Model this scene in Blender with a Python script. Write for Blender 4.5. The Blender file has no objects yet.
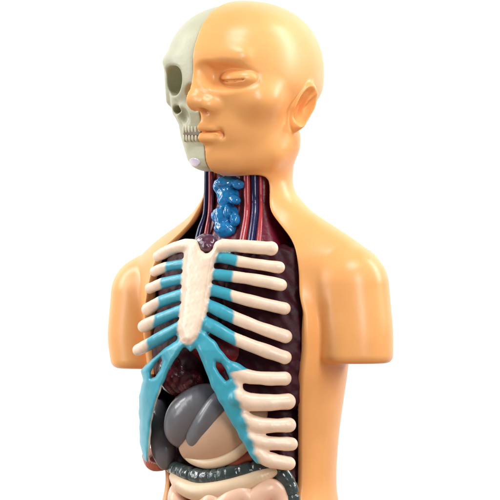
import bpy, math, random
import numpy as np
random.seed(4); np.random.seed(4)
sc = bpy.context.scene
D = 4000.0            # camera distance in mm; all shapes are worked out in millimetres
MM = 0.001

# ------------------------------------------------------------------ frames
TB = math.radians(33); CB, SB = math.cos(TB), math.sin(TB); XB = -5.0
TH = math.radians(34); CH, SH = math.cos(TH), math.sin(TH); XH, YH = -7.0, -4.0
def body(x, y):                       # world -> body frame (u to the model's left, v forward)
    return (x-XB)*CB - y*SB, -(x-XB)*SB - y*CB
def body_w(u, v):
    return XB + u*CB - v*SB, -u*SB - v*CB
def head(x, y):
    return (x-XH)*CH - (y-YH)*SH, -(x-XH)*SH - (y-YH)*CH
def head_w(u, v):
    return XH + u*CH - v*SH, YH - u*SH - v*CH
Z = lambda py: 250.0 - py             # height above the torso's mid level
def ip(p, xs, ys): return np.interp(p, xs, ys)
_T = {}
def ips(p, xs, ys, wd=17):            # the same table with its corners rounded off
    key = (tuple(xs), tuple(ys))
    if key not in _T:
        g = np.arange(90., 700., 1.); t = np.interp(np.arange(90.-wd, 700.+wd, 1.), xs, ys)
        k = np.hanning(2*wd+3)[1:-1]; _T[key] = (g, np.convolve(t, k/k.sum(), 'valid')[:len(g)])
    g, t = _T[key]; return np.interp(p, g, t)

# front surface of the chest (body frame): v as a function of u and level
PY = [240, 290, 350, 400, 460, 520]
VS = [78, 86, 97, 97, 90, 86]; UE = [73, 86, 95, 95, 93, 90]; VE = [53, 55, 59, 52, 47, 45]
def vsurf(u, p):
    vs, ue, ve = ip(p, PY, VS), ip(p, PY, UE), ip(p, PY, VE)
    return vs - (vs-ve)*(np.abs(u)/ue)**2.1
def cage(px, py, off=0.0):            # a point on (or `off` behind) the chest surface
    lo, hi = -140.0, 140.0
    for _ in range(40):
        u = (lo+hi)/2; v = float(vsurf(u, py))-off
        x, y = body_w(u, v); q = x/(1+y/D)
        if q < px-250: lo = u
        else: hi = u
    return np.array([x, y, Z(py)*(1+y/D)])

# ------------------------------------------------------------------ distance fields
def smin(a, b, k):
    h = np.maximum(k-np.abs(a-b), 0)/k
    return np.minimum(a, b) - h*h*k*.25
def smax(a, b, k): return -smin(-a, -b, k)
def ell(x, y, z, c, r):
    a, b, d = (x-c[0]), (y-c[1]), (z-c[2])
    k0 = np.sqrt((a/r[0])**2+(b/r[1])**2+(d/r[2])**2)+1e-9
    k1 = np.sqrt((a/r[0]**2)**2+(b/r[1]**2)**2+(d/r[2]**2)**2)+1e-9
    return k0*(k0-1)/k1
def seg(x, y, z, a, b, ra, rb):
    ab = np.subtract(b, a); L = float(np.dot(ab, ab))+1e-9
    t = np.clip(((x-a[0])*ab[0]+(y-a[1])*ab[1]+(z-a[2])*ab[2])/L, 0, 1)
    return np.sqrt((x-a[0]-t*ab[0])**2+(y-a[1]-t*ab[1])**2+(z-a[2]-t*ab[2])**2)-(ra+(rb-ra)*t), t
def spline(P, n=5):
    P = np.array(P, float); out = []
    for i in range(len(P)-1):
        p0, p1, p2, p3 = P[max(i-1, 0)], P[i], P[i+1], P[min(i+2, len(P)-1)]
        for j in range(n):
            t = j/n
            out.append(.5*((2*p1)+(-p0+p2)*t+(2*p0-5*p1+4*p2-p3)*t*t+(-p0+3*p1-3*p2+p3)*t**3))
    out.append(P[-1]); return np.array(out)
def chain(x, y, z, pts, rmod=None, pad=14, k=0):   # pts: rows x,y,z,r ; exact only close to the tube
    lo = pts[:, :3].min(0)-pts[:, 3].max()-pad; hi = pts[:, :3].max(0)+pts[:, 3].max()+pad
    out = np.full(x.shape, 30.0)
    m = (x > lo[0]) & (x < hi[0]) & (y > lo[1]) & (y < hi[1]) & (z > lo[2]) & (z < hi[2])
    if not m.any(): return out
    X, Y, W = x[m], y[m], z[m]; d = np.full(X.shape, 1e3); s = np.zeros(X.shape)
    acc = 0.0
    for i in range(len(pts)-1):
        L = np.linalg.norm(pts[i+1, :3]-pts[i, :3])
        e, t = seg(X, Y, W, pts[i, :3], pts[i+1, :3], pts[i, 3], pts[i+1, 3])
        b = e < d; d = (smin(d, e, k) if k and i else np.where(b, e, d)); s = np.where(b, acc+t*L, s); acc += L
    if rmod is not None: d = d - rmod(s, acc)
    out[m] = np.minimum(d, 30); return out
def poly2(px, py, P):
    P = np.array(P, float); d = np.full(px.shape, 1e9); s = np.ones(px.shape)
    n = len(P)
    for i in range(n):
        a, b = P[i], P[i-1]; e = b-a; wx, wy = px-a[0], py-a[1]
        t = np.clip((wx*e[0]+wy*e[1])/(e@e+1e-9), 0, 1)
        d = np.minimum(d, (wx-t*e[0])**2+(wy-t*e[1])**2)
        c1, c2, c3 = py >= a[1], py < b[1], e[0]*wy > e[1]*wx
        s = np.where((c1 & c2 & c3) | (~c1 & ~c2 & ~c3), -s, s)
    return s*np.sqrt(d)
def bumps(x, y, z, f, ph=0.0):
    return (np.sin(x*f+ph+1.7*np.sin(z*f*.7))*np.sin(y*f*1.1+ph*2)+np.sin(z*f*1.15+x*f*.6+ph)*np.sin(x*f*.8-y*f*.5))*.5

# ------------------------------------------------------------------ surface extraction
def extract(f, lo, hi, h, band=9):
    lo = np.array(lo, float); hi = np.array(hi, float); S = 4
    nc = np.ceil((hi-lo)/(h*S)).astype(int)+1
    ax = [lo[i]+(np.arange(nc[i])+.5)*h*S-.5*h for i in range(3)]
    g = np.meshgrid(*ax, indexing='ij')
    fc = f(g[0].ravel(), g[1].ravel(), g[2].ravel()).reshape(nc).astype(np.float32)
    F = fc.repeat(S, 0).repeat(S, 1).repeat(S, 2)
    m = np.abs(F) < band*h
    I = np.argwhere(m)
    P = lo+I*h
    F[m] = f(P[:, 0], P[:, 1], P[:, 2])
    B = F < 0
    c = B[:-1, :-1, :-1].astype(np.int8)
    cnt = np.zeros(c.shape, np.int8)
    for a in (0, 1):
        for b in (0, 1):
            for d in (0, 1):
                cnt += B[a:B.shape[0]-1+a, b:B.shape[1]-1+b, d:B.shape[2]-1+d]
    act = (cnt > 0) & (cnt < 8)
    C = np.argwhere(act); idx = np.full(act.shape, -1, np.int64); idx[act] = np.arange(len(C))
    acc = np.zeros((len(C), 3)); n = np.zeros(len(C))
    for a in range(3):
        o1, o2 = [i for i in range(3) if i != a]
        for p in (0, 1):
            for q in (0, 1):
                A = C.copy(); A[:, o1] += p; A[:, o2] += q; E = A.copy(); E[:, a] += 1
                fa = F[A[:, 0], A[:, 1], A[:, 2]]; fb = F[E[:, 0], E[:, 1], E[:, 2]]
                x = (fa < 0) != (fb < 0)
                t = np.where(x, fa/np.where(x, fa-fb, 1), 0)
                pt = A.astype(float); pt[:, a] += t
                acc[x] += pt[x]; n[x] += 1
    V = lo+(acc/n[:, None])*h
    Q = []
    for a in range(3):
        o1, o2 = (a+1) % 3, (a+2) % 3
        sl0 = [slice(None)]*3; sl1 = [slice(None)]*3; sl0[a] = slice(0, -1); sl1[a] = slice(1, None)
        b0, b1 = B[tuple(sl0)], B[tuple(sl1)]
        E = np.argwhere(b0 != b1)
        ok = (E[:, o1] > 0) & (E[:, o2] > 0) & (E[:, o1] < B.shape[o1]-1) & (E[:, o2] < B.shape[o2]-1)
        E = E[ok]; ins = b0[E[:, 0], E[:, 1], E[:, 2]]
        def cc(d1, d2):
            K = E.copy(); K[:, o1] -= d1; K[:, o2] -= d2
            return idx[K[:, 0], K[:, 1], K[:, 2]]
        q = np.stack([cc(1, 1), cc(0, 1), cc(0, 0), cc(1, 0)], 1)
        q[~ins] = q[~ins][:, ::-1]
        Q.append(q)
    Q = np.concatenate(Q); Q = Q[(Q >= 0).all(1)]
    # vertex normals from the field, one projection step back on to the surface
    e = h*.5
    gx = f(V[:, 0]+e, V[:, 1], V[:, 2])-f(V[:, 0]-e, V[:, 1], V[:, 2])
    gy = f(V[:, 0], V[:, 1]+e, V[:, 2])-f(V[:, 0], V[:, 1]-e, V[:, 2])
    gz = f(V[:, 0], V[:, 1], V[:, 2]+e)-f(V[:, 0], V[:, 1], V[:, 2]-e)
    N = np.stack([gx, gy, gz], 1); N /= np.linalg.norm(N, axis=1)[:, None]+1e-9
    return V, Q, N

# ------------------------------------------------------------------ objects
def make(name, V, Q, N, mat, parent=None, attrs=None, keep=None, soft=True):
    if keep is not None:
        Q = Q[keep]; used, inv = np.unique(Q, return_inverse=True); Q = inv.reshape(-1, 4)
        V = V[used]; N = N[used]
        if attrs: attrs = {k: a[used] for k, a in attrs.items()}
    me = bpy.data.meshes.new(name)
    me.vertices.add(len(V)); me.vertices.foreach_set('co', (V*MM).astype(np.float32).ravel())
    me.loops.add(Q.size); me.loops.foreach_set('vertex_index', Q.astype(np.int32).ravel())
    me.polygons.add(len(Q)); me.polygons.foreach_set('loop_start', np.arange(0, Q.size, 4, dtype=np.int32))
    me.update(calc_edges=True); me.validate()
    me.polygons.foreach_set('use_smooth', np.ones(len(me.polygons), bool))
    for k, a in (attrs or {}).items():
        at = me.attributes.new(k, 'FLOAT', 'POINT'); at.data.foreach_set('value', a.astype(np.float32))
    if soft: me.normals_split_custom_set_from_vertices(N.astype(np.float32).tolist())
    me.materials.append(mat)
    o = bpy.data.objects.new(name, me); sc.collection.objects.link(o)
    if parent: o.parent = parent
    return o
def solid(name, f, lo, hi, h, mat, parent, attrs=None):
    V, Q, N = extract(f, lo, hi, h)
    A = {k: fn(V[:, 0], V[:, 1], V[:, 2]) for k, fn in (attrs or {}).items()}
    return make(name, V, Q, N, mat, parent, A)
def box_of(pts, pad=3):
    return pts[:, :3].min(0)-pts[:, 3].max()-pad, pts[:, :3].max(0)+pts[:, 3].max()+pad
def path(P, n=5):                     # rows px,py,off,r -> rows x,y,z,r (smoothed)
    return spline([list(cage(p[0], p[1], p[2]))+[p[3]] for p in P], n)

# ------------------------------------------------------------------ materials
def srgb(r, g, b):
    f = lambda c: c/12.92 if c <= .04045 else ((c+.055)/1.055)**2.4
    return (f(r/255), f(g/255), f(b/255), 1)
def plastic(name, col, rough=.3, col2=None, attr=None, sss=0., sr=(1, .35, .15), bump=.1, bs=250., var=.06, coat=0., spec=.5, vs=35., feather=None):
    m = bpy.data.materials.new(name); m.use_nodes = True; nt = m.node_tree; b = nt.nodes['Principled BSDF']
    tc = nt.nodes.new('ShaderNodeTexCoord')
    base = nt.nodes.new('ShaderNodeRGB'); base.outputs[0].default_value = col; out = base.outputs[0]
    if col2:
        a = nt.nodes.new('ShaderNodeAttribute'); a.attribute_name = attr
        mx = nt.nodes.new('ShaderNodeMix'); mx.data_type = 'RGBA'; mx.inputs[7].default_value = col2
        nt.links.new(a.outputs['Fac'], mx.inputs[0]); nt.links.new(out, mx.inputs[6]); out = mx.outputs[2]
    nz = nt.nodes.new('ShaderNodeTexNoise'); nz.inputs['Scale'].default_value = vs; nz.inputs['Detail'].default_value = 6
    nt.links.new(tc.outputs['Object'], nz.inputs['Vector'])
    mr = nt.nodes.new('ShaderNodeMapRange'); mr.inputs[1].default_value = .3; mr.inputs[2].default_value = .7
    mr.inputs[3].default_value = 1-var; mr.inputs[4].default_value = 1+var
    nt.links.new(nz.outputs['Fac'], mr.inputs[0])
    hv = nt.nodes.new('ShaderNodeHueSaturation'); nt.links.new(out, hv.inputs['Color']); nt.links.new(mr.outputs[0], hv.inputs['Value'])
    nt.links.new(hv.outputs[0], b.inputs['Base Color'])
    mr2 = nt.nodes.new('ShaderNodeMapRange'); mr2.inputs[3].default_value = rough*.8; mr2.inputs[4].default_value = rough*1.25
    nt.links.new(nz.outputs['Fac'], mr2.inputs[0]); nt.links.new(mr2.outputs[0], b.inputs['Roughness'])
    b.inputs['Specular IOR Level'].default_value = spec
    b.inputs['Coat Weight'].default_value = coat; b.inputs['Coat Roughness'].default_value = .12
    if sss:
        b.inputs['Subsurface Weight'].default_value = sss; b.inputs['Subsurface Radius'].default_value = sr
        b.inputs['Subsurface Scale'].default_value = .006
    if bump:
        n2 = nt.nodes.new('ShaderNodeTexNoise'); n2.inputs['Scale'].default_value = bs; n2.inputs['Detail'].default_value = 4
        nt.links.new(tc.outputs['Object'], n2.inputs['Vector'])
        bp = nt.nodes.new('ShaderNodeBump'); bp.inputs['Strength'].default_value = bump; bp.inputs['Distance'].default_value = .001
        nt.links.new(n2.outputs['Fac'], bp.inputs['Height']); nt.links.new(bp.outputs[0], b.inputs['Normal'])
    return m
M = dict(
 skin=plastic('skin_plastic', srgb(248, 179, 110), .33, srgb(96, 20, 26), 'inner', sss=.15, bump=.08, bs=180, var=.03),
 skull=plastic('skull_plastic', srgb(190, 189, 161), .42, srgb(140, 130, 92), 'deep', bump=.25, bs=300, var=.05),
 tooth=plastic('tooth_plastic', srgb(206, 202, 174), .35),
 tooth_gap=plastic('tooth_gap_plastic', srgb(112, 92, 70), .4),
 bone=plastic('bone_plastic', srgb(248, 222, 198), .32, srgb(66, 168, 190), 'teal', sss=.1, bump=.16, bs=300, var=.07, vs=70),
 stern=plastic('sternum_plastic', srgb(240, 220, 200), .5, srgb(52, 160, 184), 'teal', bump=.3, bs=300, var=.05, vs=120),
 lung=plastic('lung_plastic', srgb(54, 11, 24), .5, bump=.4, bs=260, var=.35, coat=0, spec=.22, vs=90),
 lobe=plastic('lobe_plastic', srgb(98, 34, 42), .2, bump=1., bs=330, var=.4, coat=.5, vs=150),
 heart=plastic('heart_plastic', srgb(136, 22, 32), .28, bump=.4, bs=150, var=.3, coat=.3),
 liver=plastic('liver_plastic', srgb(106, 107, 114), .3, coat=.15, bump=.12, bs=200, var=.08),
 stomach=plastic('stomach_plastic', srgb(205, 168, 140), .36, bump=.08, bs=160, var=.05, sss=.1),
 pale=plastic('pale_plastic', srgb(226, 200, 168), .36, bump=.15, bs=160, var=.05, sss=.1),
 gut=plastic('gut_plastic', srgb(240, 198, 172), .3, bump=.15, bs=160, var=.05, sss=.1),
 colon=plastic('colon_plastic', srgb(60, 74, 74), .16, bump=.5, bs=200, var=.3, coat=.5),
 blue=plastic('larynx_plastic', srgb(30, 126, 190), .12, bump=.2, bs=120, var=.25, coat=.6, vs=110),
 navy=plastic('vein_plastic', srgb(26, 32, 78), .2, coat=.3),
 red=plastic('artery_plastic', srgb(172, 56, 64), .25, var=.15, coat=.3),
 mark=plastic('mark_plastic', srgb(226, 214, 232), .15, coat=.5, bump=0),
 maroon=plastic('muscle_plastic', srgb(112, 22, 44), .35, var=.3, bump=.4),
 plum=plastic('gland_plastic', srgb(84, 46, 66), .25, var=.2, coat=.3),
 kidney=plastic('kidney_plastic', srgb(176, 88, 62), .3, var=.15),
)

# ------------------------------------------------------------------ outer skin
BP = [232, 245, 260, 290, 330, 370, 400, 430, 460, 485, 505, 540, 600, 640]
BW = [80, 92, 102, 107, 107, 102, 97, 92, 89, 88, 91.5, 103, 112, 110]
BD = [36, 46, 56, 70, 79, 78, 74, 71, 67, 65, 66, 71, 76, 76]
BC = [-8, -6, -4, -3, -3, -4, -5, -6, -8, -9, -9, -8, -6, -6]
def sup(u, v, w, d, c, e=2.5):
    return ((np.abs(u)/w)**e+(np.abs(v-c)/d)**e)**(1/e)
def torso_solid(u, v, p):
    w, d, c = ips(p, BP, BW), ips(p, BP, BD), ips(p, BP, BC)
    f = (sup(u, v, w, d, c)-1)*np.minimum(w, d)*.9
    f = smax(f, 240-p, 22)
    f = smax(f, p-640, 10)
    nr = ips(p, [120, 160, 180, 200, 215, 250], [45.5, 45.5, 44, 45, 50, 60], 9)
    nk = np.sqrt(u*u+(v+7)**2)-nr
    nk = np.maximum(nk, np.maximum(p-262, 118-p))
    f = smin(f, nk, 16)
    for s in (1, -1):
        du = 0 if s > 0 else 9                       # the far shoulder sits a little lower
        t, _ = seg(u, v, p, (s*34, -14, 236), (s*112, -12, 278+du), 38, 35)
        f = smin(f, t, 22)
    return f
def arm(u, v, p, s):
    dz = 0 if s > 0 else 9
    pp = p-dz
    cu = (0 if s > 0 else 2.5)+ips(pp, [270, 285, 330, 400], [119.5, 120.5, 126, 125.5 if s > 0 else 116], 21)
    r = ips(pp, [270, 330, 400], [37, 36.5, 36 if s > 0 else 34], 21)
    a = np.sqrt((u-s*cu)**2+((v+7)*.97)**2+np.maximum(284-pp, 0)**2)-r
    return smax(a, p-(361.5+dz), 9)
UO_P = [172, 205, 218, 230, 242, 260, 300, 350, 400, 450, 500, 560]
UO_U = [36, 38, 46, 58, 74, 84, 90, 93, 88, 83, 80, 80]
UOS_P = np.arange(150., 620., 2.); _t = np.interp(np.arange(126., 644., 2.), UO_P, UO_U)
_k = np.hanning(27)[1:-1]; UOS_U = np.convolve(_t, _k/_k.sum(), 'valid')[:len(UOS_P)]
def nose_etc(hu, hv, p, f):
    z = -p
    E = lambda c, r: ell(hu, hv, z, (c[0], c[1], -c[2]), r)
    f = smin(f, E((0, 66, 60), (50, 18, 14)), 10)             # brow
    f = smin(f, E((47, 40, 102), (17, 22, 15)), 16)           # cheekbone
    # socket, lids
    f = smax(f, -E((35, 89, 80.5), (27, 27, 15)), 6)
    f = smax(f, -E((15, 88, 78), (9, 17, 10)), 7)
    f = smax(f, -E((49, 75, 82), (12, 17, 6)), 9)
    lid = E((35, 57, 81.5), (20, 17.5, 10.8))
    slit = np.abs(p-(82.5+1.8*np.cos((hu-34)/11.)))-1.0*np.sqrt(np.maximum(1-((hu-34)/15.)**2, 0))
    slit = np.maximum(slit, np.abs(hu-34)-14.5)
    core = E((35, 57, 81.5), (18.2, 14.8, 9.3))
    lid = smax(lid, -np.maximum(slit, -core), 1.2)
    f = smin(f, lid, 2.2)
    # nose
    b, _ = seg(hu, hv, z, (0, 71, -66), (0, 84.5, -101), 8, 12)
    f = smin(f, b, 7)
    f = smin(f, E((0, 90, 103.5), (10, 10, 8.5)), 6)
    f = smin(f, E((14.5, 77.5, 107.5), (7.5, 12, 7.5)), 8)
    f = smax(f, -E((10, 85, 115), (6, 8, 4.5)), 2)
    # muzzle and lips
    f = smin(f, E((0, 53, 128), (30, 20, 22)), 12)
    f = smax(f, -E((0, 80, 120), (3, 5, 7)), 3)
    hc = hu*hu/60.
    up = ell(hu, hv+hc, z, (0, 72, -129.6), (20, 9.5, 5.2))
    lw = ell(hu, hv+hc, z, (0, 69.5, -139.8), (18.5, 10.5, 6.6))
    f = smin(f, up, 3); f = smin(f, lw, 3)
    sl = smax(np.abs(p-(133.8-.0*hu))-.6, np.abs(hu)-18.5, 1)
    f = smax(f, -np.maximum(sl, 72-hc-hv), 1.8)
    f = smax(f, -E((21.5, 72, 136.5), (2.5, 7, 5)), 4)            # corner
    f = smax(f, -E((0, 82, 150), (22, 13, 5)), 4)
    return f
def head_solid(hu, hv, p):
    z = -p
    E = lambda c, r: ell(hu, hv, z, (c[0], c[1], -c[2]), r)
    k = (np.abs(hu/69.5)**2.25+np.abs((hv+3)/91.)**2.25+np.abs((p-72.5)/71.5)**2.25)**(1/2.25)
    f = (k-1)*68
    f = smax(f, p-118, 34)
    f = smin(f, E((0, 20, 112), (57, 58, 48)), 14)
    f = smin(f, E((0, 24, 136), (50, 44, 38)), 10)
    c, _ = seg(hu, hv, z, (16, 42, -158), (38, 14, -152), 17, 18)
    f = smin(f, c, 10)
    f = smin(f, E((0, 48, 157), (23, 19, 16.5)), 8)
    f = smin(f, E((34, -6, 138), (25, 26, 28)), 12)
    return f
def ear_field(hu, hv, p):
    # local frame: a front->back, n outwards, b down
    a = (hu-62)*.40+(hv+10)*(-.916); n = (hu-62)*.916+(hv+10)*.40; b = p-108
    a = a+ -0.22*b*-1*.0 + .34*b                                   # leans forward at the lobe
    wid = np.where(b < 0, 13.2, np.maximum(13.2-.17*np.maximum(b, 0), 8))
    r2 = np.sqrt((a/wid)**2+(b/26.)**2)
    low = 1/(1+np.exp(-(b-4)/2.5)); fr_ = 1/(1+np.exp((a+3)/1.5))
    rim = 6.5*np.exp(-((r2-.80)/.17)**2)*(1-.8*low*fr_)
    con = -9*np.exp(-(((a+.5)/7)**2+((b-1)/11)**2)**1.5)
    ridge = 5*np.exp(-((a-3.5-.02*b*b)/2)**2-((b+4)/9)**2)
    lobe = 3.5*np.exp(-((b-19)/6)**2-((a)/7)**2)
    top = 3.2+rim+ridge+con+lobe+.12*np.maximum(a, 0)
    f = smax((n-top)*.75, (r2-1)*wid*.8, 2.5)
    return smax(f, -n-6+.0*a, 2), con+0*n
def skin(x, y, z):
    p = 250-z; u, v = body(x, y); hu, hv = head(x, y)
    f = torso_solid(u, v, p)
    outer = smin(f, np.minimum(arm(u, v, p, 1), arm(u, v, p, -1)), 5)
    # hollow: an inner skin and the open front
    inner = smax(smax(f+8, 168-p, 4), p-600, 8)
    cc = np.clip((p-285)/110, 0, 1); cc = cc*cc*(3-2*cc)
    uo = ip(p, UOS_P, UOS_U)-8*cc
    w_, d_, c_ = ips(p, BP, BW)-8, ips(p, BP, BD)-8, ips(p, BP, BC)
    vr = c_+d_*np.maximum(1-(uo/w_)**2.5, .02)**.4
    uo = uo+4*np.clip(v-vr, 0, 5)*cc
    vo = ip(p, [172, 215, 245, 300], [8, 6, 0, 0])
    cut = smax(smax((np.abs(u)-uo)*(.85-.5*cc), vo-v, 4), np.maximum(p-575, 171-p), 6)
    t = smax(outer, -inner, 3)
    t = smax(t, -cut, ip(p, [300, 400], [4, 7]))
    # head: only the model's left half carries skin
    hd = head_solid(hu, hv, p)
    m = (p < 185)
    hd[m] = nose_etc(hu[m], hv[m], p[m], hd[m])
    ea, _ = ear_field(hu, hv, p)
    hd = smin(hd, ea, 2.5)
    hd = smax(hd, -hu+.3, 1.0)
    t = np.maximum(t, np.minimum(-hu+.3, 170-p))
    return smin(t, hd, ip(p, [130, 150, 175], [14, 20, 14]))
def paint(x, y, z):
    p = 250-z; u, v = body(x, y)
    f = torso_solid(u, v, p)
    outer = smin(f, np.minimum(arm(u, v, p, 1), arm(u, v, p, -1)), 5)
    a = np.clip((-outer-6.6)/1.2, 0, 1)*np.clip((p-176)/5, 0, 1)
    a = np.where((u < -70) & (p > 375) & (p < 466), np.maximum(a, np.clip((-outer-1)/1, 0, 1)), a)
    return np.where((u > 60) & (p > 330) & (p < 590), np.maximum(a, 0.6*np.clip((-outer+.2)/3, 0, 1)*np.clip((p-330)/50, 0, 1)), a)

root = bpy.data.objects.new('anatomical_model', None); sc.collection.objects.link(root)
root.location = (0, 0, Z(640)*MM)
root['label'] = 'anatomical torso model with half skinned face, half skull and open chest showing ribs'
root['category'] = 'anatomy model'
UP = {}
def fin(o):                            # keep the meshes where they are while the root stands at the base
    return o
H = 1.15
solid('body_shell', skin, (-150, -130, Z(645)), (152, 125, 256), H, M['skin'], root, {'inner': paint})

# ------------------------------------------------------------------ skull half
def skull(x, y, z):
    p = 250-z; hu, hv = head(x, y); zz = -p
    E = lambda c, r: ell(hu, hv, zz, (c[0], c[1], -c[2]), r)
    k = (np.abs(hu/67.5)**2.3+np.abs((hv+3)/89.)**2.3+np.abs((p-73.5)/69.)**2.3)**(1/2.3)
    f = (k-1)*66
    f = smax(f, p-112, 26)
    f = smax(f, -E((-76, 36, 92), (16, 24, 24)), 10)          # temple hollow
    f = smin(f, E((-24, 57, 63), (29, 19, 8)), 10)             # brow
    f = smin(f, E((0, 52, 102), (28, 22, 26)), 8)             # maxilla
    a_ = ip(p, [105, 115, 125, 134, 148, 160, 168, 176], [60, 57, 51, 49, 45, 40, 34, 24]); b_ = ip(p, [105, 115, 125, 134, 148, 160, 168, 176], [49, 48, 45, 43, 39, 38.5, 36, 28])
    low = (np.sqrt((hu/a_)**2+((hv-28)/b_)**2)-1)*b_*.9
    low = smax(low, np.abs(p-138)-34, 10)
    low = smax(low, -E((-50, 44, 127), (10, 14, 9)), 7)
    low = smax(low, -E((-24, 70, 118), (8, 7, 8)), 5)
    low = smax(low, -E((-30, 70, 152), (14, 8, 5)), 6)
    f = smin(f, low, 5)
    zg, _ = seg(hu, hv, zz, (-38, 54, -102), (-58, 24, -101), 9, 6)
    f = smin(f, zg, 6)
    zo, _ = seg(hu, hv, zz, (-53, 48, -100), (-52, 52, -66), 6, 5.5)
    f = smin(f, zo, 5)
    ob = ((np.abs(hu+33)/18)**2.3+(np.abs(hv-68)/25)**2.3+(np.abs(p-82-(hu+33)*-.12)/14.2)**2.3)**(1/2.3)
    f = smax(f, -(ob-1)*15, 4)         # orbit
    f = smax(f, -E((-4, 82, 100), (9, 14, 13)), 3)            # nasal opening
    f = smax(f, -E((-36, 62, 111), (6, 11, 3.8)), 3)
    return smax(f, hu+.3, 1)
def deep(x, y, z):  # olive tone in the orbit; shade under the cheekbone put into the notch's colour
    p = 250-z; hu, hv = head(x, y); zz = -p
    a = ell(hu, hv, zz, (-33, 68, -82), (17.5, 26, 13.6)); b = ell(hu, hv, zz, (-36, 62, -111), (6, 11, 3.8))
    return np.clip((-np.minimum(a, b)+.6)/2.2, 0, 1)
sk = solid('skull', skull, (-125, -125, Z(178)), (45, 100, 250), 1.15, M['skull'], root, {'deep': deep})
# teeth: each its own rounded peg along the dental arch
def arch(hu, d): return 28+d+43.2*np.sqrt(np.maximum(1-(hu/49.)**2, .05))
def tooth_gap_f(x, y, z):
    hu, hv = head(x, y); p = 250-z
    return smax(smax(np.abs(hv-arch(hu, -2.2))*.8-2.3, np.maximum(hu+1, -hu-29), 1.5), np.abs(p-134.4)-3.6, 1.5)
solid('tooth_gap', tooth_gap_f, (-100, -100, Z(146)), (0, 0, Z(122)), .8, M['tooth_gap'], sk)  # brown slab behind the teeth, painting in the dark gaps between them
for row, (pt, ph, off) in enumerate(((130.2, 4.5, -.4), (138.7, 4.3, -1.0))):
    for i in range(6):
        hu0 = -3.2-i*4.6; hv0 = float(arch(hu0, off-1.3)); sl = math.atan(float(arch(hu0+.5, 0)-arch(hu0-.5, 0)))
        wx, wy = head_w(hu0, hv0); zt = 250-pt-.25*(i % 2)
        tr = 2.35
        def tf(x, y, z, hu0=hu0, hv0=hv0, zt=zt, tr=tr, ph=ph, sl=sl):
            a, b = head(x, y); a = a-hu0; b = b-hv0
            a, b = a*math.cos(sl)+b*math.sin(sl), -a*math.sin(sl)+b*math.cos(sl)
            e = (np.abs(a/tr)**2.8+np.abs(b/3.0)**2.8+np.abs((z-zt)/ph)**3)**(1/2.9)
            return (e-1)*tr
        solid('tooth', tf, (wx-6, wy-6, zt-6), (wx+6, wy+6, zt+6), .6, M['tooth'], sk)
cw = head_w(-17, 60)
solid('chin_mark', lambda x, y, z: smax(skull(x, y, z)-.5, ell(x, y, z, (cw[0], cw[1], Z(163)), (8, 14, 4.2)), .8), (cw[0]-12, cw[1]-18, Z(163)-7), (cw[0]+12, cw[1]+18, Z(163)+7), .6, M['mark'], sk)

# ------------------------------------------------------------------ rib cage
def fr(side, pts, xt, name='rib'): return dict(side=side, pts=pts, xt=xt, name=name)
R = [
 fr(1, [(219, 247, 0, 5), (224, 245.5, -1, 6.4), (240, 246, 0, 6.2), (258, 247.5, 1, 6.6), (271, 248.5, 3, 7)], 0, 'clavicle'),
 fr(1, [(212, 258, 3, 5), (224, 258, 1, 5.4), (240, 261.5, 1, 5.4), (262, 265, 1, 5.6), (279, 267.5, 3, 5.8)], 237),
 fr(1, [(208, 274, 3, 5.4), (220, 275, 1, 5.6), (240, 277.5, 1, 5.8), (262, 281, 1, 6), (281, 285, 3, 6.3)], 232.5),
 fr(1, [(204, 290, 3, 5.4), (216, 291, 1, 6), (236, 297, 1, 5.8), (262, 303.5, 1, 6), (284.5, 308.5, 3, 6.2)], 231.5),
 fr(1, [(198, 303, 4, 6), (210, 306, 1, 6.4), (234, 317.5, 1, 6.2), (262, 328.5, 1, 6.3), (285.5, 336.5, 3, 6.5)], 233.5),
 fr(1, [(199, 320, 4, 6), (210, 325, 1, 6.4), (234, 338.5, 1, 6.4), (262, 349.5, 1, 6.5), (285, 357.5, 3, 6.7)], 235.5),
 fr(1, [(234, 369, 1, 7), (246, 376, 1, 7.2), (266, 378.5, 1, 6.6), (284.5, 378.5, 3, 6.8)], 0),
 fr(1, [(238, 398, 1, 9), (252, 402, 1, 9), (270, 402.5, 1, 8), (287.5, 401.5, 3, 8.2)], 0),
 fr(1, [(246, 420, 1, 8), (258, 425, 1, 8), (274, 425.5, 1, 7.2), (288.5, 425, 3, 7.2)], 0),
 fr(1, [(252, 438, 1, 7.5), (264, 442.5, 1, 7.4), (278, 443.5, 1, 6.6), (291, 444, 3, 6.9)], 0),
 fr(1, [(258, 452, 1, 7), (266, 458.5, 1, 7.6), (277, 461.5, 1, 7.2), (288.5, 463.5, 3, 7.2)], 0),
 fr(-1, [(194, 244.5, 0, 5), (188, 245, -1, 6), (176, 247.5, 0, 6), (166, 252, 0, 5.6), (158, 256.5, 2, 5.4)], 0, 'clavicle'),
 fr(-1, [(190, 263, 3, 4.6), (180, 264.5, 1, 4.8), (166, 267, 0, 5), (155, 271.5, 2, 5.2)], 165.5),
 fr(-1, [(190, 278, 3, 5), (179, 279.5, 1, 5.2), (162, 283.5, 0, 5.4), (150, 288.5, 2, 5.4)], 160.5),
 fr(-1, [(190, 293, 3, 5), (179, 295.5, 1, 5.6), (160, 302, 0, 5.9), (147.5, 309.5, 2, 6)], 158),
 fr(-1, [(190, 309, 3, 5), (178, 311.5, 1, 5.6), (156, 320.5, 0, 6), (143.5, 326.5, 2, 6.2)], 153.5),
 fr(-1, [(190, 321, 3, 5), (177, 328, 1, 5.6), (152, 342.5, 0, 6), (138, 350, 2, 6)], 147),
]
for i, r in enumerate(R):
    r['w'] = path(r['pts'], 4); n_ = np.arange(len(r['w'])); r['w'][:, 3] *= 1+.035*np.sin(n_*.8+i*2.1)+.02*np.sin(n_*1.7+i)
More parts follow.
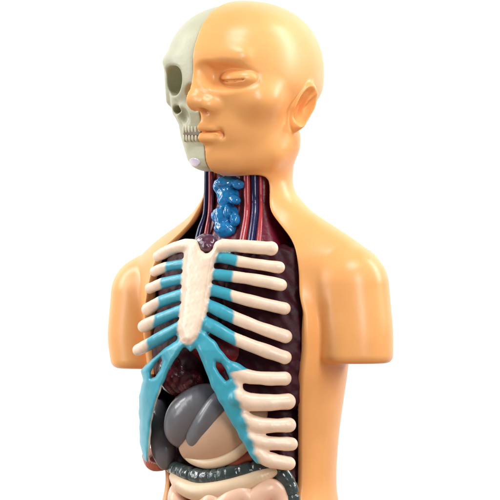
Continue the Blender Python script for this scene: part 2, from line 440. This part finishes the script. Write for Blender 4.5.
POLY_R = [(186, 342), (200, 330), (214, 340), (226, 356), (240, 371), (243, 386), (242, 400), (247, 414), (253, 434), (260, 453), (262, 461), (257, 464), (250, 455), (238, 434), (224, 410), (212, 388), (203, 364), (196, 348)]
HOLE_R = [(216, 362), (221, 363), (227, 371), (229.5, 379), (226, 381), (220, 374), (216, 367)]
POLY_L = [(188, 342), (178, 340), (166, 347), (155, 357), (145, 365), (141, 371), (142.5, 380), (139, 395), (139, 415), (139.5, 435), (141, 450), (144, 459), (147.5, 463), (149, 456), (150.5, 440), (152, 422), (156, 404), (163, 385), (170, 368), (180, 352)]
HOLE_L = [(161, 357.5), (162.5, 361), (160, 370), (155, 377), (151, 378), (151, 372), (155, 364)]
STERN = [(186, 241), (197, 241), (201, 250), (205, 253), (209, 253), (213, 249), (216, 243), (219, 247), (216, 256), (213, 270), (211, 284), (208, 300), (206, 315), (203, 326), (199, 337), (193, 343), (187, 343.5), (181, 340), (178, 330), (180, 315), (181.5, 300), (182, 285), (183, 268), (184, 254)]
XIPH = [(203, 312), (207, 318), (208, 330), (203, 341), (196, 347), (190.5, 352), (186, 348), (178, 341), (177, 334), (186, 338), (196, 332)]
def local(x, y, z):
    s = 1+y/D; u, v = body(x, y); p = 250-z/s
    return x/s+250, p, vsurf(u, p)-v
def slab(px, py, q, P, t, holes=(), off=0):
    d = poly2(px, py, P)+.45*np.sin(py*.31+px*.2)*np.sin(px*.37-py*.12)
    for hp in holes: d = smax(d, -poly2(px, py, hp), 2)
    return np.sqrt(np.maximum(d+t, 0)**2+((q-off)*.92)**2)-t
def cage_parts(x, y, z):
    px, py, q = local(x, y, z); L = []
    for r in R: L.append(chain(x, y, z, r['w']))
    near = np.abs(q) < 30
    def sl(P, t, holes=(), off=0):
        o = np.full(x.shape, 30.)
        o[near] = np.minimum(slab(px[near], py[near], q[near], P, t, holes, off), 30); return o
    L.append(sl(STERN, 6.5, off=-1)); L.append(sl(XIPH, 4.5, off=2))
    L.append(sl(POLY_R, 5.0, [HOLE_R], 1)); L.append(sl(POLY_L, 4.6, [HOLE_L], 1))
    return L
def cage_f(x, y, z):
    L = cage_parts(x, y, z); f = L[0]
    for g in L[1:]: f = smin(f, g, 3.2)
    st = np.clip(1.5-L[17]/3, 0, 1)
    return f-(.13+.05*st)*bumps(x, y, z, .3)-(.03+.06*st)*bumps(x, y, z, .8, 2.)
rc = bpy.data.objects.new('rib_cage', None); sc.collection.objects.link(rc); rc.parent = root
V, Q, N = extract(cage_f, (-135, -125, Z(480)), (60, 75, Z(228)), 1.0)
L = np.array(cage_parts(V[:, 0], V[:, 1], V[:, 2]))
lab = L.argmin(0)
lab0 = np.delete(L, 17, 0).argmin(0); lab0 = np.where(lab0 >= 17, lab0+1, lab0); labm = lab; lab = lab0
px, py, q = local(V[:, 0], V[:, 1], V[:, 2])
teal = np.zeros(len(V))
wob = .7*np.sin(py*.45+px*.1)
for i, r in enumerate(R):
    if r['xt']:
        d = (r['xt']-px+wob)*r['side']
        teal = np.where(lab == i, np.clip(.5+d/2.6, 0, 1), teal)
# bone shows along the outer edge of the right arch, where it turns into ribs
edge = ip(py, [340, 360, 372, 384, 400, 414, 434, 453, 464], [300, 300, 237, 239, 243, 248, 254, 261, 264])
wob2 = 1.3*np.sin(py*.33)+.6*np.sin(py*.8)
teal = np.where(lab == 19, np.clip(.5+(edge-4-px+wob2)/5, 0, 1), teal)
for i in (6, 7, 8, 9, 10):
    teal = np.where(lab == i, np.clip(.5+(edge-5-px+wob2)/5, 0, 1), teal)
el = ip(py, [300, 375, 385, 404, 422, 440, 456], [300, 300, 161, 154.5, 150.5, 148.5, 147.5])
teal = np.where((lab == 20), np.clip(.8+(el-px)/1.6, .25, 1), teal); teal = np.where(lab == 18, 1., teal)
# breast bone: blue paint creeps over its lower right border
redge = ip(py, [250, 300, 318, 330, 338, 345], [223, 216, 204, 200, 197, 190])
st = np.clip(.5+(px+wob*.5-redge)/2.5, 0, 1)
ws = np.clip(.5+(np.delete(L, 17, 0).min(0)-L[17]+.8)/2.6, 0, 1)
teal = teal*(1-ws)+st*ws
fl = labm[Q]; srt = np.sort(fl, 1)
flab = np.where(srt[:, 1] == srt[:, 2], srt[:, 1], fl[:, 0])
names = [r['name'] for r in R]+['sternum', 'xiphoid', 'costal_cartilage', 'costal_cartilage']
for i, nm in enumerate(names):
    k = flab == i
    if k.any():
        make(nm, V, Q, N, M['bone'], rc, {'teal': teal}, keep=k)

# ------------------------------------------------------------------ organs
def tube(name, P, mat, n=5, h=1.0, rmod=None, lump=0, lf=.3, parent=root, k=0):
    pts = path(P, n); lo, hi = box_of(pts, 4+lump)
    def f(x, y, z):
        d = chain(x, y, z, pts, rmod, k=k)
        return d-lump*bumps(x, y, z, lf) if lump else d
    return solid(name, f, lo, hi, h, M[mat], parent)
def W(px, py, off): return cage(px, py, off)
def lung(side):
    def f(x, y, z):
        p = 250-z; u, v = body(x, y)
        uu = u*side
        w = ip(p, [225, 250, 290, 340, 400, 440], [16, 34, 41, 43, 42, 30]); c = 47 if side > 0 else 46
        vf = vsurf(u, p)-24
        f = smax(((np.abs(uu-c)/w)**2.4+(np.abs(v-5)/85)**2.4)**(1/2.4)*30-30, v-vf, 8)
        f = smax(f, np.abs(p-(327 if side > 0 else 318))-(82 if side > 0 else 66), 18)
        return f-1.1*bumps(x, y, z, .35, side)
    x0, y0 = body_w(side*46, 5)
    return solid('lung', f, (x0-75, y0-85, Z(420)), (x0+75, y0+85, Z(222)), 1.5, M['lung'], root)
lung(1); lung(-1)
# mediastinum: dark tissue behind the breast bone
def med(x, y, z):
    p = 250-z; u, v = body(x, y)
    f = smax(np.sqrt((u/1.)**2+((v-10)/2.)**2)-24, np.abs(p-322)-76, 14)
    return f-1.2*bumps(x, y, z, .3)
solid('mediastinum', med, (-90, -80, Z(400)), (60, 60, Z(222)), 1.6, M['lung'], root)
def heart_f(x, y, z):
    a = W(226, 350, 38); b = W(205, 340, 42); c = W(196, 362, 42)
    f = smin(ell(x, y, z, a, (26, 22, 25)), ell(x, y, z, b, (20, 20, 24)), 8)
    f = smin(f, ell(x, y, z, c, (14, 14, 16)), 6)
    return f-.7*bumps(x, y, z, .25)
a = W(214, 348, 34); solid('heart', heart_f, a-45, a+45, 1.2, M['heart'], root)
def lobe_f(x, y, z):
    a = W(176, 374, 30)
    f = smin(ell(x, y, z, a, (17, 18, 22)), ell(x, y, z, W(190, 382, 32), (14, 16, 15)), 8)
    return f-1.3*bumps(x, y, z, .45)
a = W(180, 376, 30); solid('lung_lobe', lobe_f, a-36, a+36, 1.0, M['lobe'], root)
def liver_f(x, y, z):
    m = path([(184, 430, 28, 18.5), (190, 415, 27, 19.5), (203, 402, 27, 15), (215, 397, 30, 9)], 4)
    l = path([(157, 398, 36, 8), (159, 415, 28, 10), (162, 435, 22, 11), (164, 452, 20, 10.5), (166, 464, 22, 6)], 4)
    g = chain(x, y, z, m, k=9)+1.2
    return smin(g, chain(x, y, z, l, k=5)+.6, 3)
a = W(185, 425, 28); solid('liver', liver_f, a-62, a+62, 1.1, M['liver'], root)
tube('gallbladder', [(226, 396, 24, 7), (217, 407, 20, 9.5), (207, 422, 19, 10.5), (197, 439, 21, 10)], 'liver', k=6)
def stom_f(x, y, z):
    m = path([(246, 408, 38, 20), (232, 425, 38, 26), (214, 438, 38, 24), (197, 445, 36, 17)], 4)
    return chain(x, y, z, m, k=10)+1
a = W(222, 430, 38); solid('stomach', stom_f, a-65, a+65, 1.1, M['stomach'], root)
tube('omentum', [(184, 447, 26, 3), (191, 458, 23, 4.2), (206, 463.5, 20, 4.4), (222, 461, 20, 4.6), (236, 453.5, 21, 4.8), (248, 442, 22, 5), (262, 428, 24, 5)], 'pale', k=3)
tube('duodenum', [(232, 466, 26, 5), (245, 458, 26, 6), (262, 452, 28, 6)], 'kidney')
ringed = lambda s, L: -(1.0+.5*np.sin(s*.21))*np.exp(-((np.mod(s+2.6*np.sin(s*.13), 10.5)-5.2)/1.2)**2)
tube('colon', [(168, 463, 34, 6), (175, 468, 28, 7.5), (187, 474, 23, 8.4), (205, 478, 21, 9), (230, 474.5, 21, 9), (252, 470, 22, 8.5), (268, 468, 25, 8.5), (281, 474, 26, 9), (289, 490, 27, 9.5), (291, 515, 28, 10), (288, 550, 30, 10)], 'colon', rmod=ringed, lump=.35, lf=.5, h=.9)
tube('mesentery', [(174, 477, 20, 5), (182, 486, 15, 8), (198, 492, 13, 9), (220, 490, 13, 9), (242, 484, 14, 8.5), (260, 477, 16, 7.5), (274, 471, 20, 5)], 'pale')
for P in ([(178, 490, 26, 7), (178, 500, 15, 9), (184, 512, 14, 9), (202, 510, 12, 9), (214, 500, 12, 9)],
          [(206, 512, 16, 8), (220, 507, 13, 9), (232, 500, 12, 9.5), (243, 495, 14, 9), (252, 502, 15, 9)],
          [(250, 512, 16, 8.5), (257, 498, 14, 9.5), (268, 489, 17, 9.5), (276, 493, 20, 8.5), (281, 506, 22, 8)],
          [(182, 525, 16, 9), (196, 530, 14, 10), (218, 524, 14, 10), (240, 520, 14, 10), (262, 520, 16, 10), (274, 532, 20, 9)],
          [(180, 545, 18, 9), (190, 552, 14, 10), (214, 546, 14, 10), (238, 542, 14, 10), (262, 548, 18, 10), (270, 562, 22, 9)],
          [(190, 570, 18, 10), (215, 566, 16, 10), (240, 564, 16, 10), (258, 572, 20, 9)]):
    tube('small_intestine', P, 'gut', k=4, lump=.5, lf=.2)
tube('kidney', [(150, 456, 18, 8), (154, 462, 19, 9), (161, 464, 24, 7)], 'kidney')
# belly back wall of dark tissue
def back_f(x, y, z):
    p = 250-z; u, v = body(x, y)
    f = (sup(u, v, 78, 52, -8)-1)*48
    return smax(smax(f, np.abs(p-492)-100, 8), v-34, 8)-1.2*bumps(x, y, z, .3)
solid('abdominal_lining', back_f, (-110, -90, Z(600)), (110, 90, Z(384)), 2.0, M['lung'], root)

# neck contents
def bw(u, v, py):
    x, y = body_w(u, v); return [x, y, Z(py)]
def pv(px, py, v):                    # a neck point at body depth v under picture column px
    y = 0.
    for _ in range(6):
        x = (px-250)*(1+y/D); u = (x-XB+v*SB)/CB; y = -u*SB-v*CB
    return [x, y, Z(py)]
def ntube(name, P, mat, lump=0, rmod=None, h=.8, lf=.5, parent=root):
    pts = spline([pv(p[0], p[1], p[2])+[p[3]] for p in P], 5); lo, hi = box_of(pts, 4+lump)
    def f(x, y, z):
        d = chain(x, y, z, pts, rmod)
        return d-lump*bumps(x, y, z, lf) if lump else d
    return solid(name, f, lo, hi, h, M[mat], parent)
def neck_f(x, y, z):
    p = 250-z; u, v = body(x, y)
    r = ip(p, [160, 205, 225, 262], [35, 35, 44, 62])
    f = smax(np.sqrt(u*u+((v+6)*1.3)**2)-r, np.abs(p-212)-46, 5)
    return f-.9*np.sin(np.arctan2(v+6, u)*16)*np.clip((v+6)/20, 0, 1)
solid('neck_muscle', neck_f, (-85, -70, Z(262)), (80, 70, Z(160)), 1.2, M['maroon'], root)
def lar_f(x, y, z):
    E = lambda px, py, v, r: ell(x, y, z, pv(px, py, v), r)
    f = E(228, 183, 22, (14, 14, 6.5))
    f = smin(f, E(219, 187, 27, (6, 6, 6)), 2); f = smin(f, E(238, 185, 27, (6, 6, 5)), 2)
    f = smin(f, E(229, 196, 22, (12, 12, 9)), 4)
    f = smin(f, E(222, 201, 29, (5, 5, 5)), 2); f = smin(f, E(235, 200, 28, (6, 5, 5)), 2)
    f = smin(f, E(227, 216, 22, (15.5, 15, 11)), 3)
    f = smin(f, E(227, 229, 26, (13, 14, 10)), 3)
    f = smin(f, E(219, 222, 33, (4.5, 5, 7)), 2); f = smin(f, E(235, 219, 32, (5, 5, 8)), 2)
    f = smin(f, E(227, 212, 35, (3.4, 4, 6)), 2)
    return f-.8*bumps(x, y, z, .3)-.45*bumps(x, y, z, .7, 1.)
a = np.array(pv(228, 207, 22)); solid('larynx', lar_f, a-(24, 24, 36), a+(24, 24, 34), .8, M['blue'], root)
ntube('trachea', [(226, 225, 14, 9), (222, 245, 14, 9), (218, 262, 14, 9)], 'blue', rmod=lambda s, L: .8*np.sin(s*1.4))
ntube('artery', [(246.5, 168, 22, 3.4), (247, 195, 22, 3.4), (247, 212, 26, 3.3), (245, 228, 36, 3.5), (241, 250, 50, 4)], 'red')
ntube('vein', [(254, 168, 17, 3.8), (254.5, 195, 17, 3.8), (255, 212, 24, 3.8), (253, 230, 36, 4), (250, 250, 50, 4)], 'navy')
ntube('artery', [(260, 168, 13, 2.2), (260.5, 195, 13, 2.2), (261, 212, 22, 2.1), (260, 230, 36, 2.2), (258, 250, 50, 2.4)], 'red')
ntube('artery', [(211, 170, 22, 2.6), (211, 195, 22, 2.6), (210, 215, 24, 2.6), (207, 232, 28, 2.8), (206, 246, 30, 3)], 'red')
ntube('vein', [(207, 170, 16, 2.8), (206.5, 195, 16, 2.8), (205, 215, 19, 2.8), (200, 230, 26, 3), (196, 246, 30, 3)], 'navy')
def gl_f(x, y, z):
    f = ell(x, y, z, pv(206, 242, 68), (11, 12, 8))
    f = smin(f, ell(x, y, z, pv(207, 247, 76), (7, 9, 6)), 4)
    return f-.6*bumps(x, y, z, .5)
a = np.array(pv(206, 243, 62)); solid('thymus', gl_f, a-34, a+34, .8, M['plum'], root)

# ------------------------------------------------------------------ parts keep their place under the root at its base
for o in list(sc.objects):
    if o.parent is root: o.location = (0, 0, -root.location.z)

# ------------------------------------------------------------------ seamless white backdrop
def backdrop():
    prof = []
    z0 = Z(640)*MM-.002
    z0 -= .55
    for y in (.62, .7): prof.append((y, z0))
    for i in range(1, 17):
        a = i/16*math.pi/2; prof.append((.75+.5*math.sin(a), z0+.5-.5*math.cos(a)))
    prof += [(1.25, 2.6)]
    xs = [-2.6, -1.3, 0, 1.3, 2.6]
    vs = [(x, y, z) for x in xs for (y, z) in prof]; n = len(prof)
    fs = [(i*n+j, i*n+j+1, (i+1)*n+j+1, (i+1)*n+j) for i in range(len(xs)-1) for j in range(n-1)]
    me = bpy.data.meshes.new('backdrop'); me.from_pydata(vs, [], fs); me.update()
    for p in me.polygons: p.use_smooth = True
    m = plastic('paper_white', (.9, .9, .9, 1), .7, bump=.05, var=.0, spec=.2)
    me.materials.append(m)
    o = bpy.data.objects.new('backdrop', me); sc.collection.objects.link(o); o['kind'] = 'structure'
backdrop()
def bounce_slab():  # unseen brown slab added under the model to damp and warm the bounce
    import bmesh
    bm = bmesh.new(); bmesh.ops.create_cube(bm, size=1)
    for v in bm.verts: v.co = (v.co.x*1.6, v.co.y*1.0-.05, v.co.z*.03+Z(640)*MM-.0155)
    bmesh.ops.bevel(bm, geom=list(bm.edges), offset=.004, segments=3, affect='EDGES')
    me = bpy.data.meshes.new('bounce_slab'); bm.to_mesh(me); bm.free()
    me.materials.append(plastic('bounce_brown', srgb(150, 120, 98), .5, var=.05))
    o = bpy.data.objects.new('bounce_slab', me); sc.collection.objects.link(o); o['kind'] = 'structure'
bounce_slab()

# ------------------------------------------------------------------ lights
def area(name, loc, target, sx, sy, power, col=(1, 1, 1)):
    l = bpy.data.lights.new(name, 'AREA'); l.shape = 'RECTANGLE'; l.size = sx; l.size_y = sy; l.energy = power; l.color = col
    o = bpy.data.objects.new(name, l); sc.collection.objects.link(o); o.location = loc
    from mathutils import Vector
    d = Vector(target)-Vector(loc); o.rotation_euler = d.to_track_quat('-Z', 'Y').to_euler()
    return o
area('key_softbox', (1.0, -1.95, .6), (0, 0, 0), .5, 1.3, 21, (1, .98, .95))
area('fill_softbox', (-1.5, -.35, .3), (-.05, 0, 0), .35, 1.2, 8, (1, .99, .97))
area('top_softbox', (.3, -.9, 1.7), (0, 0, .05), .8, .5, 15)
area('background_lamp', (-1.5, .35, .9), (-.1, 1.2, .1), .3, 1.4, 19)
area('background_lamp', (1.5, .35, .9), (.1, 1.2, .1), .3, 1.4, 19)
w = bpy.data.worlds.new('World'); sc.world = w; w.use_nodes = True
w.node_tree.nodes['Background'].inputs[0].default_value = (1, 1, 1, 1)
w.node_tree.nodes['Background'].inputs[1].default_value = .1

# ------------------------------------------------------------------ camera
cam = bpy.data.cameras.new('camera'); co = bpy.data.objects.new('camera', cam); sc.collection.objects.link(co)
co.location = (0, -D*MM, 0); co.rotation_euler = (math.pi/2, 0, 0)
cam.sensor_width = 36; cam.lens = 36*D/500; cam.clip_end = 50; cam.clip_start = .05
sc.camera = co
sc.view_settings.view_transform = 'Standard'; sc.view_settings.look = 'None'
sc.view_settings.exposure = .45; sc.view_settings.gamma = 1
